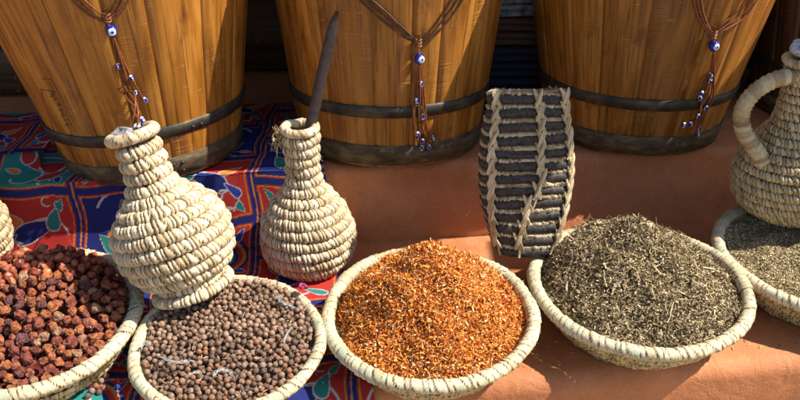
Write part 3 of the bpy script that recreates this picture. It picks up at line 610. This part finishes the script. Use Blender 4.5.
def fibres(acc, h, Rr, N, L, wd, curl=.5, lift=.004, tilt=.5, seg=3, seed=0, flat=True, bias=0, up=0.002):
    g_ = np.random.default_rng(seed); r = (Rr-.008)*np.sqrt(g_.random(N)); t = g_.random(N)*2*PI; x = r*np.cos(t); y = r*np.sin(t); z = h(x, y)
    e = .003; gx = (h(x+e, y)-h(x-e, y))/(2*e); gy = (h(x, y+e)-h(x, y-e))/(2*e); nrm = np.stack([-gx, -gy, np.ones(N)], -1); nrm /= np.linalg.norm(nrm, axis=1)[:, None]
    d = g_.normal(size=(N, 3)); d -= nrm*(d*nrm).sum(1)[:, None]; d /= np.linalg.norm(d, axis=1)[:, None]; d = d + nrm*(g_.normal(size=N)*tilt)[:, None]; d /= np.linalg.norm(d, axis=1)[:, None]
    s = np.cross(d, nrm+.7*g_.normal(size=(N, 3))); s /= np.linalg.norm(s, axis=1)[:, None]; c = np.cross(d, s)
    ln = L*np.exp(g_.normal(size=N)*.35); w = wd*np.exp(g_.normal(size=N)*.35); cu = g_.normal(size=N)*curl
    base_ = np.stack([x, y, z], -1)+nrm*(up+g_.random(N)*lift-.001)[:, None]; P = []
    ks = np.linspace(-.5, .5, seg+1)
    for k in ks:
        p = base_ + d*(ln*k)[:, None] + c*(cu*ln*(k*k)*2)[:, None] + s*(ln*g_.normal(size=N)*.04)[:, None]; ww = w*(1-abs(k)*1.5+.05 if not flat else 1-1.2*abs(k)**2)
        P += [p-s*ww[:, None]*.5, p+s*ww[:, None]*.5]
    V_ = np.stack(P, 1).reshape(-1, 3); m_ = 2*(seg+1); F_ = np.concatenate([np.stack([np.arange(N)*m_+2*k, np.arange(N)*m_+2*k+1, np.arange(N)*m_+2*k+3, np.arange(N)*m_+2*k+2], -1) for k in range(seg)])
    acc.add(V_, F_, np.repeat(np.clip(g_.random(N)+bias, 0, 1), m_))
# orange shreds
ORM = rndmat('orange_shreds', [(0, (.24, .07, .018)), (.2, (.56, .17, .032)), (.6, (.80, .30, .058)), (.88, (.84, .42, .13)), (.98, (.82, .56, .28)), (1, (.82, .64, .42))], .95, .05)
h3 = heap(.120, .055, .098, .002, .012, 1.15, .009, 0, 1.5); acc = Acc(); mound_mesh(acc, h3, .120, .08)
fibres(acc, h3, .120, 19000, .0050, .0013, .9, .0045, .7, 3, 61); fibres(acc, h3, .120, 7000, .0022, .0018, .4, .005, .6, 2, 62, bias=.1)
o = obj('orange_shreds', acc.build(False), ORM); o.matrix_world = M3; tag(o, 'mound of bright orange dried shreds filling the middle basket', 'spice', kind='stuff')
# green herbs
HM = rndmat('dried_herbs', [(0, (.10, .075, .038)), (.2, (.19, .128, .062)), (.5, (.35, .262, .14)), (.85, (.50, .395, .235)), (1, (.62, .52, .35))], .9, .08)
h4 = heap(.129, .055, .084, -.008, .026, 1.1, .007, 0, 1.3); acc = Acc(); mound_mesh(acc, h4, .129, .15)
fibres(acc, h4, .129, 14000, .0058, .0012, .6, .0045, .6, 3, 71); fibres(acc, h4, .129, 10000, .0030, .0019, .5, .005, .7, 2, 72); fibres(acc, h4, .129, 420, .017, .0009, .25, .006, .2, 3, 73, bias=.1, up=.003)
o = obj('dried_herbs', acc.build(False), HM); o.matrix_world = M4; tag(o, 'mound of grey-green dried leaves and twigs filling the basket right of centre', 'herbs', kind='stuff')
# small pale seeds
SM = rndmat('pale_seeds', [(0, (.24, .17, .08)), (.4, (.41, .32, .175)), (.8, (.53, .43, .26)), (1, (.62, .52, .33))], .9, .08)
h5 = heap(.136, .056, .012, 0, .0, 1.2, .006); acc = Acc(); mound_mesh(acc, h5, .136, .3)
fibres(acc, h5, .136, 26000, .0030, .0013, .25, .0018, .35, 2, 81)
o = obj('pale_seeds', acc.build(False), SM); o.matrix_world = M5; tag(o, 'level heap of small pale brown seeds in the basket at the right edge', 'seeds', kind='stuff')

# dropped-sphere packing for the round things
def pack(h, Rr, d, tries, seed, thick=1.0, top=0.4, avoid=None, fac=.93):
    rs = random.Random(seed); grid = {}; out = []
    for _ in range(tries):
        r_ = (Rr-.008-d*.4)*math.sqrt(rs.random()); t = rs.random()*2*PI; x = r_*math.cos(t); y = r_*math.sin(t)
        dd = d*rs.uniform(.78, 1.14); hz = float(h(x, y)); z = hz - thick*d; gi, gj = int(x//d), int(y//d)
        for a in range(-2, 3):
            for b_ in range(-2, 3):
                for (px_, py_, pz_, pd_) in grid.get((gi+a, gj+b_), ()):
                    D = (dd+pd_)*.5*fac; q = D*D-(x-px_)**2-(y-py_)**2
                    if q > 0: z = max(z, pz_+math.sqrt(q))
        if z > hz+top*d: continue
        if avoid and avoid(x, y, z): continue
        grid.setdefault((gi, gj), []).append((x, y, z, dd)); out.append((x, y, z, dd))
    return out
# rosehip-like fruits
def fruit_mesh(sd):
    V_, F_ = ball(.5, 22, 15); V_ = V_.copy(); o_ = Vector((sd*3.1, sd*1.7, 0))
    for i in range(len(V_)):
        v = Vector(V_[i]); n_ = v.normalized(); r = 1.02 + .34*noise.noise(n_*1.2+o_) - .34*abs(noise.noise(n_*2.2+o_)) - .13*abs(noise.noise(n_*4.6+o_))+.06
        v = v*r; v.z *= .86
        if n_.z > .86: v.z -= .13*(n_.z-.86)/.14
        V_[i] = v
    V_ *= np.array([1.0, .78+.05*(sd % 5), .80+.06*(sd % 4)])
    return mesh(V_, F_, True)
FM = []
for nm, cols in (('dark_red', [(.34, (.12, .022, .018)), (.62, (.40, .11, .065))]), ('russet', [(.36, (.17, .035, .022)), (.60, (.58, .20, .09))]), ('orange_red', [(.36, (.20, .035, .02)), (.60, (.62, .22, .07))]), ('tan', [(.36, (.26, .08, .045)), (.62, (.60, .36, .20))]), ('plum', [(.35, (.08, .02, .028)), (.65, (.26, .10, .09))])):
    m, N, L, b = mat('dried_fruit_'+nm, .33, .55); t = tex(N, L, 'Noise', 2.6, 4, rough=.6); oi = N.new('ShaderNodeObjectInfo')
    vm = N.new('ShaderNodeVectorMath'); vm.operation = 'ADD'; tc = N.new('ShaderNodeTexCoord'); L.new(tc.outputs['Object'], vm.inputs[0]); cx = N.new('ShaderNodeCombineXYZ')
    ml = N.new('ShaderNodeMath'); ml.operation = 'MULTIPLY'; ml.inputs[1].default_value = 40; L.new(oi.outputs['Random'], ml.inputs[0]); L.new(ml.outputs[0], cx.inputs[0]); L.new(cx.outputs[0], vm.inputs[1]); L.new(vm.outputs[0], t.inputs['Vector'])
    r = ramp(N, cols + [(.98, tuple(min(1, x*1.6+.06) for x in cols[1][1]))]); L.new(t.outputs[0], r.inputs[0])
    L.new(r.outputs[0], b.inputs['Base Color']); t2 = tex(N, L, 'Noise', 5, 5, vec=vm.outputs[0], dist=.8); bump(N, L, b, t2.outputs[0], .6, .06); FM.append(m)
fmeshes = []
for k in range(15):
    me = fruit_mesh(k); me.materials.append(FM[[0, 1, 2, 3, 4, 1, 0, 2, 1, 0, 1, 1, 0, 2, 1][k]]); fmeshes.append(me)
h1 = heap(.124, .062, .034, .0, .028, .9, .003, .012, .5); rs = random.Random(77); acc = Acc(); mound_mesh(acc, h1, .124, 0, .012)
pk = pack(h1, .132, .0137, 80000, 5, 1.0, .45, lambda x, y, z: math.hypot(x, y) > .110 and not (1.0 < math.atan2(y, x) < 3.0), fac=.84)
def vis_rank(mw, p): w = mw @ Vector(p[:3]); return w
cnt = 0; cand = []
for p in pk:
    w = M1 @ Vector(p[:3]); cand.append((p[2]-float(h1(p[0], p[1])), w, p))
cand = [c for c in cand if c[0] > -.016]; cand.sort(key=lambda c: (c[1]-Vector((-.25, .2, .6))).length); print('fruits', len(cand))
FL = 'small wrinkled dark red dried fruit heaped in the far left straw basket'
def put_ball(name, me, loc, dia, label, cat, group):
    o = bpy.data.objects.new(name, me); C.objects.link(o); o.location = loc; o.scale = (dia,)*3; o.rotation_euler = (rs.random()*6, rs.random()*6, rs.random()*6); return tag(o, label, cat, group)
for i, (_, w, p) in enumerate(cand[:298]): put_ball('dried_fruit', rs.choice(fmeshes), w, p[3], FL, 'dried fruit', 'wrinkled red fruits in the far left basket')
def stuff_balls(rest, mw, name, label, cat, matl, a_lo=0):
    if not rest: return
    acc = Acc(); V0, F0 = ball(.5, 12, 8)
    for p in rest:
        w = mw @ Vector(p[:3]); acc.add(V0*p[3]+np.array(w), F0, rs.random())
    o = obj(name, acc.build(), matl); tag(o, label, cat, kind='stuff'); return o
FD = rndmat('deep_fruits', [(0, (.12, .02, .016)), (.6, (.34, .09, .045)), (1, (.52, .2, .08))], .34, scale=180, nv=.5)
acc2 = Acc()
V0, F0 = ball(.5, 12, 8)
FV = []
for me in fmeshes[:6]:
    a_ = np.zeros(len(me.vertices)*3, dtype=np.float32); me.vertices.foreach_get('co', a_); FV.append(a_.reshape(-1, 3))
_, F0 = ball(.5, 22, 15)
for _, w, p in cand[298:]:
    Rm_ = np.array(Euler((rs.random()*6, rs.random()*6, rs.random()*6)).to_matrix()); acc2.add((FV[rs.randrange(6)] @ Rm_.T)*p[3]+np.array(w), F0, rs.random())
Vm = np.concatenate(acc.V); Vm = np.array([tuple(M1 @ Vector(v)) for v in Vm]); acc2.add(Vm, [np.concatenate(v) for v in acc.F.values()], 0)
o = obj('fruit_heap', acc2.build(), FD); tag(o, 'rest of the wrinkled red fruits lying deeper in the far left basket', 'dried fruit', kind='stuff')
# brown berries (allspice)
BM = []
for k, (a_, b_) in enumerate([((.17, .095, .058), (.28, .17, .11)), ((.22, .135, .085), (.36, .235, .16)), ((.23, .10, .05), (.34, .175, .10)), ((.10, .06, .042), (.18, .11, .078))]):
    m, N, L, b = mat('brown_berry_tone', .48, .4); t = tex(N, L, 'Noise', 6, 4); r = ramp(N, [(.35, a_), (.7, b_)]); L.new(t.outputs[0], r.inputs[0]); L.new(r.outputs[0], b.inputs['Base Color']); bump(N, L, b, t.outputs[0], .3, .02); BM.append(m)
bmeshes = []
for k in range(8):
    V_, F_ = ball(.5, 18, 12); V_ = V_.copy()*np.array([1, 1-.03*(k % 4), .9+.05*(k % 3)])
    for i in range(len(V_)):
        n_ = Vector(V_[i]).normalized(); r = 1+.12*noise.noise(n_*1.8+Vector((k*4, 0, 0)))+.05*noise.noise(n_*6+Vector((k*4, 0, 0))); 
        if n_.z > .9: r -= .16*math.sin((n_.z-.9)/.1*PI*.9)
        V_[i] *= r
    me = mesh(V_, F_, True); me.materials.append(BM[k % 4]); bmeshes.append(me)
h2 = heap(.105, .052, .006, .0, .0, .9, .001, .009, .35)
BI = q_.to_matrix().to_4x4().inverted() @ Matrix.Translation(-foot)
def in_foot(x, y, z):
    w = M2 @ Vector((x, y, z)); l = BI @ w
    r_ = math.hypot(x, y); a_ = math.atan2(y, x)
    if r_ > .094 and not (.45 < a_ < 2.9): return True
    return -.010 < l.z < .03 and math.hypot(l.x, l.y) < .052
pk = pack(h2, .1095, .0072, 60000, 6, 1.0, .35, in_foot, fac=.92)
cand = [(M2 @ Vector(p[:3]), p) for p in pk if p[2] > float(h2(p[0], p[1]))-.0075]
cand.sort(key=lambda c: (c[0]-Vector((-.1, .0, .642))).length + (.5 if c[1][2] < float(h2(c[1][0], c[1][1]))-.003 else 0)); print('berries', len(cand))
BLb = 'small round brown berry heaped in the basket under the tilted bottle'
for i, (w, p) in enumerate(cand[:298]): put_ball('dried_berry', rs.choice(bmeshes), w, p[3], BLb, 'berry', 'round brown berries in the basket under the tilted bottle')
BD = rndmat('berry_browns', [(0, (.11, .065, .042)), (.5, (.25, .15, .095)), (1, (.33, .21, .14))], .55, scale=700)
acc2 = Acc()
for w, p in cand[298:]: V0, F0 = ball(.5, 14, 9); acc2.add(V0*p[3]+np.array(w), F0, rs.random())
acc = Acc(); mound_mesh(acc, h2, .105, 0, .006); Vm = np.array([tuple(M2 @ Vector(v)) for v in np.concatenate(acc.V)]); acc2.add(Vm, [np.concatenate(v) for v in acc.F.values()], 0)
o = obj('berry_heap', acc2.build(), BD); tag(o, 'rest of the round brown berries, back and bottom of the heap under the tilted bottle', 'berries', kind='stuff')
CH = rndmat('chaff', [(0, (.10, .06, .04)), (.6, (.32, .21, .13)), (1, (.62, .48, .28))], .9, .1)
acc = Acc(); fibres(acc, h2, .098, 420, .0045, .0007, .5, .004, .3, 3, 91, up=.0035); fibres(acc, h2, .098, 160, .0020, .0014, .3, .004, .5, 2, 92, up=.0035)
o = obj('berry_chaff', acc.build(False), CH); o.matrix_world = M2; tag(o, 'thin stalks and husk bits scattered among the round brown berries', 'chaff', kind='stuff')
# crumbs fallen from the baskets
def crumbs(name, m_, cx_, cy_, sx_, sy_, N_, L_, w_, sd, label):
    g_ = np.random.default_rng(sd); acc = Acc(); hh_ = lambda x, y: np.zeros_like(x)
    P_ = g_.normal(size=(N_, 2))*np.array([sx_, sy_])+np.array([cx_, cy_]); ok = [(x, y) for x, y in P_ if front_y(x)+.026 < y < edge_y(x)-.03]
    for x, y in ok:
        a = g_.random()*PI; d = np.array([math.cos(a), math.sin(a), 0])*L_*(.5+g_.random())*.5; n_ = np.array([-math.sin(a), math.cos(a), .4])*w_*.5; p = np.array([x, y, .0052 if x < -.03 else .0008]); q = p+np.array([0, 0, .0006])
        acc.add([p-d-n_*.6, p-d+n_*.6, q+n_, p+d+n_*.5, p+d-n_*.5, q-n_], np.array([[0, 1, 2, 5], [5, 2, 3, 4]]), g_.random())
    o = obj(name, acc.build(False), m_); tag(o, label, 'crumbs', kind='stuff')
crumbs('orange_crumbs', ORM, .12, .80, .06, .05, 260, .004, .0011, 5, 'orange shreds spilled on the step around the middle basket')
crumbs('herb_crumbs', HM, .30, .86, .13, .08, 420, .0045, .0012, 6, 'crumbs of dried herb spilled on the step around the herb basket')
# spilled ones on the cloth
SPL = [(96, 386), (101, 381), (92, 391), (106, 376), (88, 396), (99, 392), (104, 388)]
for u, v in SPL:
    w = on_z(u, v, .0085); put_ball('dried_berry', rs.choice(bmeshes), w, .0074, 'brown berry spilled on the printed cloth between the two left baskets', 'berry', 'berries spilled between the two left baskets')
for u, v in [(262, 356), (268, 361), (275, 357), (271, 366), (283, 362), (279, 352), (265, 368), (287, 368), (281, 370), (290, 358)]:
    w = on_z(u, v, .0085); put_ball('dried_berry', bmeshes[3], w, .0074, 'brown berry spilled on the printed cloth in the gap left of the orange basket', 'berry', 'berries spilled left of the orange basket')
# feathers / plastic shreds on the berries
FEA = plain('white_down', (.38, .36, .34), .45, 300, .25, .0006)
def shred(pts, wd, label):
    P = spline([on_z(u, v, zz_) for u, v, zz_ in pts], 8); n = len(P); V_ = []
    for i, p in enumerate(P):
        t = (P[min(n-1, i+1)]-P[max(0, i-1)]).normalized(); s = t.cross(Vector((0, .3, 1))).normalized(); w_ = .55*wd*math.sin(PI*min(1, max(.04, (i+.3)/n)))*(.7+.5*math.sin(i*1.7))
        for k, hz in ((-1, 0), (-.4, .0012), (.4, .0014), (1, 0)): V_.append(p+s*w_*k+Vector((0, 0, hz+.0006*math.sin(i*1.3+k))))
    V_ = np.array([tuple(v) for v in V_]); F_ = grid_faces(n, 4)
    rs_ = random.Random(len(label)); extra = []
    for k_ in range(7):
        o1, o2 = rs_.uniform(-1, 1), rs_.uniform(0, 6); a0 = rs_.randrange(0, max(1, n//3)); b0 = n-rs_.randrange(0, max(1, n//3)); Q = []
        for i in range(a0, b0):
            t = (P[min(n-1, i+1)]-P[max(0, i-1)]).normalized(); s = t.cross(Vector((0, .3, 1))).normalized(); Q.append(P[i]+s*wd*(o1*1.1+.35*math.sin(i*.9+o2))+Vector((0, 0, .0009*math.sin(i*.7+o2)+.0006)))
        if len(Q) > 3: extra.append(tube(Q, .00028, 4))
    V2_ = V_-np.array([0, 0, .0004]); ac_ = Acc(); ac_.add(np.concatenate([V_, V2_]), np.concatenate([F_, F_[:, ::-1]+len(V_)])); [ac_.add(a_, b_) for a_, b_ in extra]; o = obj('plastic_shred', ac_.build(), FEA); return tag(o, label, 'litter', 'white shreds lying on the brown berries')
zs = .0685
shred([(275, 293, zs+.003), (280, 302, zs+.002), (290, 306, zs+.002), (295, 309, zs)], .0030, 'widest white shred near the upright bottle, on the brown berries')
shred([(291, 329, zs), (285, 338, zs), (284, 349, zs-.002)], .0009, 'thin curled white shred at the right side of the brown berries')
shred([(155, 355, .060), (166, 360, .060), (178, 363, .060), (190, 361, .061), (200, 364, .060)], .0022, 'longest white shred, near the front of the brown berries')
shred([(213, 377, .058), (219, 371, .060), (227, 371, .060), (236, 378, .058)], .0030, 'bent white shred nearest the front rim of the berry basket')
shred([(189, 376, .058), (195, 373, .059), (202, 374, .058)], .0024, 'short white shred between two longer ones at the front of the berries')
shred([(141, 347, .060), (146, 342, .061), (151, 347, .060)], .0024, 'small white shred by the left rim of the berry basket')
PET = plain('magenta_petal', (.28, .03, .09), .6, 200, .5, .0006)
acc = Acc(); pc = on_z(303, 287, .078)
for k in range(7):
    V_, F_ = ball(.0035, 10, 7, (1, .5, .9)); a = k*.9; Rm_ = np.array(Euler((a, a*2, a*3)).to_matrix()); acc.add(V_ @ Rm_.T + np.array(pc) + np.array((.003*math.cos(a), .003*math.sin(a), .001*k*.4)), F_)
tag(obj('dried_flower', acc.build(), PET), 'tiny magenta dried flower at the back right of the brown berries', 'flower')

# ------------------------------------------------------------------ dark stall behind
bw = empty('plank_wall', (0, 1.50, LEDGE), 'dark plank wall in deep shade behind the barrels', 'wall')
for k in range(8):
    z0 = k*.145; n = 60; xs_ = np.linspace(-2.2, 2.2, n); sec = [(-.0, .003), (-.018, .015), (-.022, .07), (-.018, .130), (0, .142), (.03, .142), (.03, .003)]
    V_ = np.array([[(x, y+.003*math.sin(x*3+k), z0+z+.003*math.sin(x*5+k*2)) for y, z in sec] for x in xs_]).reshape(-1, 3); uv = np.stack([V_[:, 2], V_[:, 0]*.5], -1)
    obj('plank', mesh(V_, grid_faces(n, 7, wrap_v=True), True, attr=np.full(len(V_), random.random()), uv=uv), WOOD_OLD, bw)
cr = empty('wooden_crate', (-.80, 1.36, LEDGE), 'dark plank crate in shade at the far left behind the leftmost barrel', 'crate')
for k in range(4):
    z0 = .004+k*.088; xs_ = np.linspace(-.45, .27, 30); sec = [(0, .001), (-.004, .008), (-.004, .074), (0, .082), (.022, .082), (.022, .001)]
    V_ = np.array([[(x, y+.002*math.sin(x*7+k), z0+z+.002*math.sin(x*6+k*3)) for y, z in sec] for x in xs_]).reshape(-1, 3)
    obj('plank', mesh(V_, [grid_faces(30, 6, wrap_v=True), np.array([list(range(6))[::-1]]), np.array([list(range(174, 180))])], True, attr=np.full(len(V_), .2+.2*k), uv=np.stack([V_[:, 2], V_[:, 0]*.5], -1)), WOOD_OLD, cr)
for xx in (-.40, .22):
    V_, F_ = tube([(xx, .035, .001), (xx, .035, .355)], .022, 4); obj('post', mesh(V_, F_, False, attr=np.full(len(V_), .5), uv=V_[:, :2]), WOOD_OLD, cr)
def folded(x, y, z, w_, d_, hh, m_, label, rot=0):
    nf = 4; acc = Acc()
    for k in range(nf):
        sec = []
        t_ = hh/nf*.5
        for a in np.linspace(-PI/2, PI/2, 7): sec.append((-d_/2-math.cos(a)*t_, t_*(2*k+1)+math.sin(a)*t_*.96))
        sec += [(d_/2, t_*(2*k+2)), (d_/2, t_*2*k+.0005)]
        xs_ = np.linspace(-w_/2, w_/2, 24); V_ = np.array([[(xx, yy+.003*noise.noise(Vector((xx*12, k, z))), zz+.0022*noise.noise(Vector((xx*14, k*2, 1+z)))) for yy, zz in sec] for xx in xs_]).reshape(-1, 3)
        acc.add(V_, [grid_faces(24, 9, wrap_v=True), np.array([list(range(9))[::-1]]), np.array([list(range(23*9, 24*9))])])
    o = obj('folded_cloth', acc.build(), m_); o.location = (x, y, z); o.rotation_euler = (0, 0, rot); return tag(o, label, 'cloth', 'folded cloths stacked between the barrels')
NV = plain('navy_cotton', (.016, .019, .038), .8, 300, .3); BR = plain('brown_cotton', (.10, .055, .04), .8, 300, .3); GY = plain('grey_print_cotton', (.24, .26, .30), .8, 90, .7)
folded(.21, 1.39, LEDGE+.0, .26, .16, .055, NV, 'lowest navy cloth of the folded stack between the barrels')
folded(.212, 1.39, LEDGE+.057, .25, .16, .050, NV, 'second navy cloth of the folded stack, under the brown one', .03)
folded(.205, 1.39, LEDGE+.109, .25, .16, .045, BR, 'brown folded cloth between the navy cloths and the grey one', -.03)
folded(.212, 1.39, LEDGE+.156, .24, .16, .040, GY, 'grey mottled folded cloth on top of the stack between the barrels', .05)
LEAF = plain('ochre_leaf', (.30, .22, .06), .6, 80, .4)
for (u, v, yy, a, m_, lb) in ((507, 84, 1.24, -.6, LEAF, 'ochre dry leaf tip poking up behind the black and tan basket'), (526, 90, 1.24, .2, FEA, 'small white paper tip poking up behind the black and tan basket')):
    p = on_y(u, v, yy); p.z = LEDGE; hh_ = .07 if m_ is LEAF else .05; P = [Vector((math.sin(a)*t*hh_, 0, t*hh_)) for t in np.linspace(0, 1, 9)]; V_ = []
    for i, q in enumerate(P):
        w_ = .009*math.sin(PI*(.25+.75*i/8*.98)); V_ += [tuple(q+Vector((-w_, .002, 0))), tuple(q+Vector((0, -.002, 0))), tuple(q+Vector((w_, .002, 0))), tuple(q+Vector((0, .004, 0)))]
    o = obj('dry_leaf' if m_ is LEAF else 'paper_scrap', mesh(V_, grid_faces(9, 4, wrap_v=True), True), m_); o.location = p; tag(o, lb, 'leaf' if m_ is LEAF else 'paper')
# awning added unseen above the frame, outline cut to cast chosen shadows: shades the wall, the ledge behind the barrels and the right back corner
GOBO = [(-2.2, 1.85), (-2.2, 1.08), (-1.1, 1.10), (-.5, 1.085), (-.1, 1.10), (.0, 1.22), (.46, 1.26), (.6, 1.27), (.625, 1.26), (.63, .95), (.69, .885), (.775, .885), (.80, 1.24), (1.0, 1.26), (1.0, 1.05), (.86, 1.04), (.86, .962), (1.06, .955), (1.14, .945), (1.22, 1.0), (1.4, 1.01), (2.3, 1.0), (2.3, 1.85)]
na = len(GOBO); V_ = np.array([(x, y, .90+.0*x) for x, y in GOBO]+[(x, y, .904) for x, y in GOBO]); side = np.array([[i, (i+1) % na, na+(i+1) % na, na+i] for i in range(na)])
GOBO_M = plain('gobo_brown', (.16, .10, .06), .9, 60, .3)
o = obj('shadow_gobo', mesh(V_, [side, np.array([list(range(na))]), np.array([list(range(2*na-1, na-1, -1))])], False), GOBO_M); tag(o, 'brown awning stretched over the back of the stall behind the barrels', 'gobo')
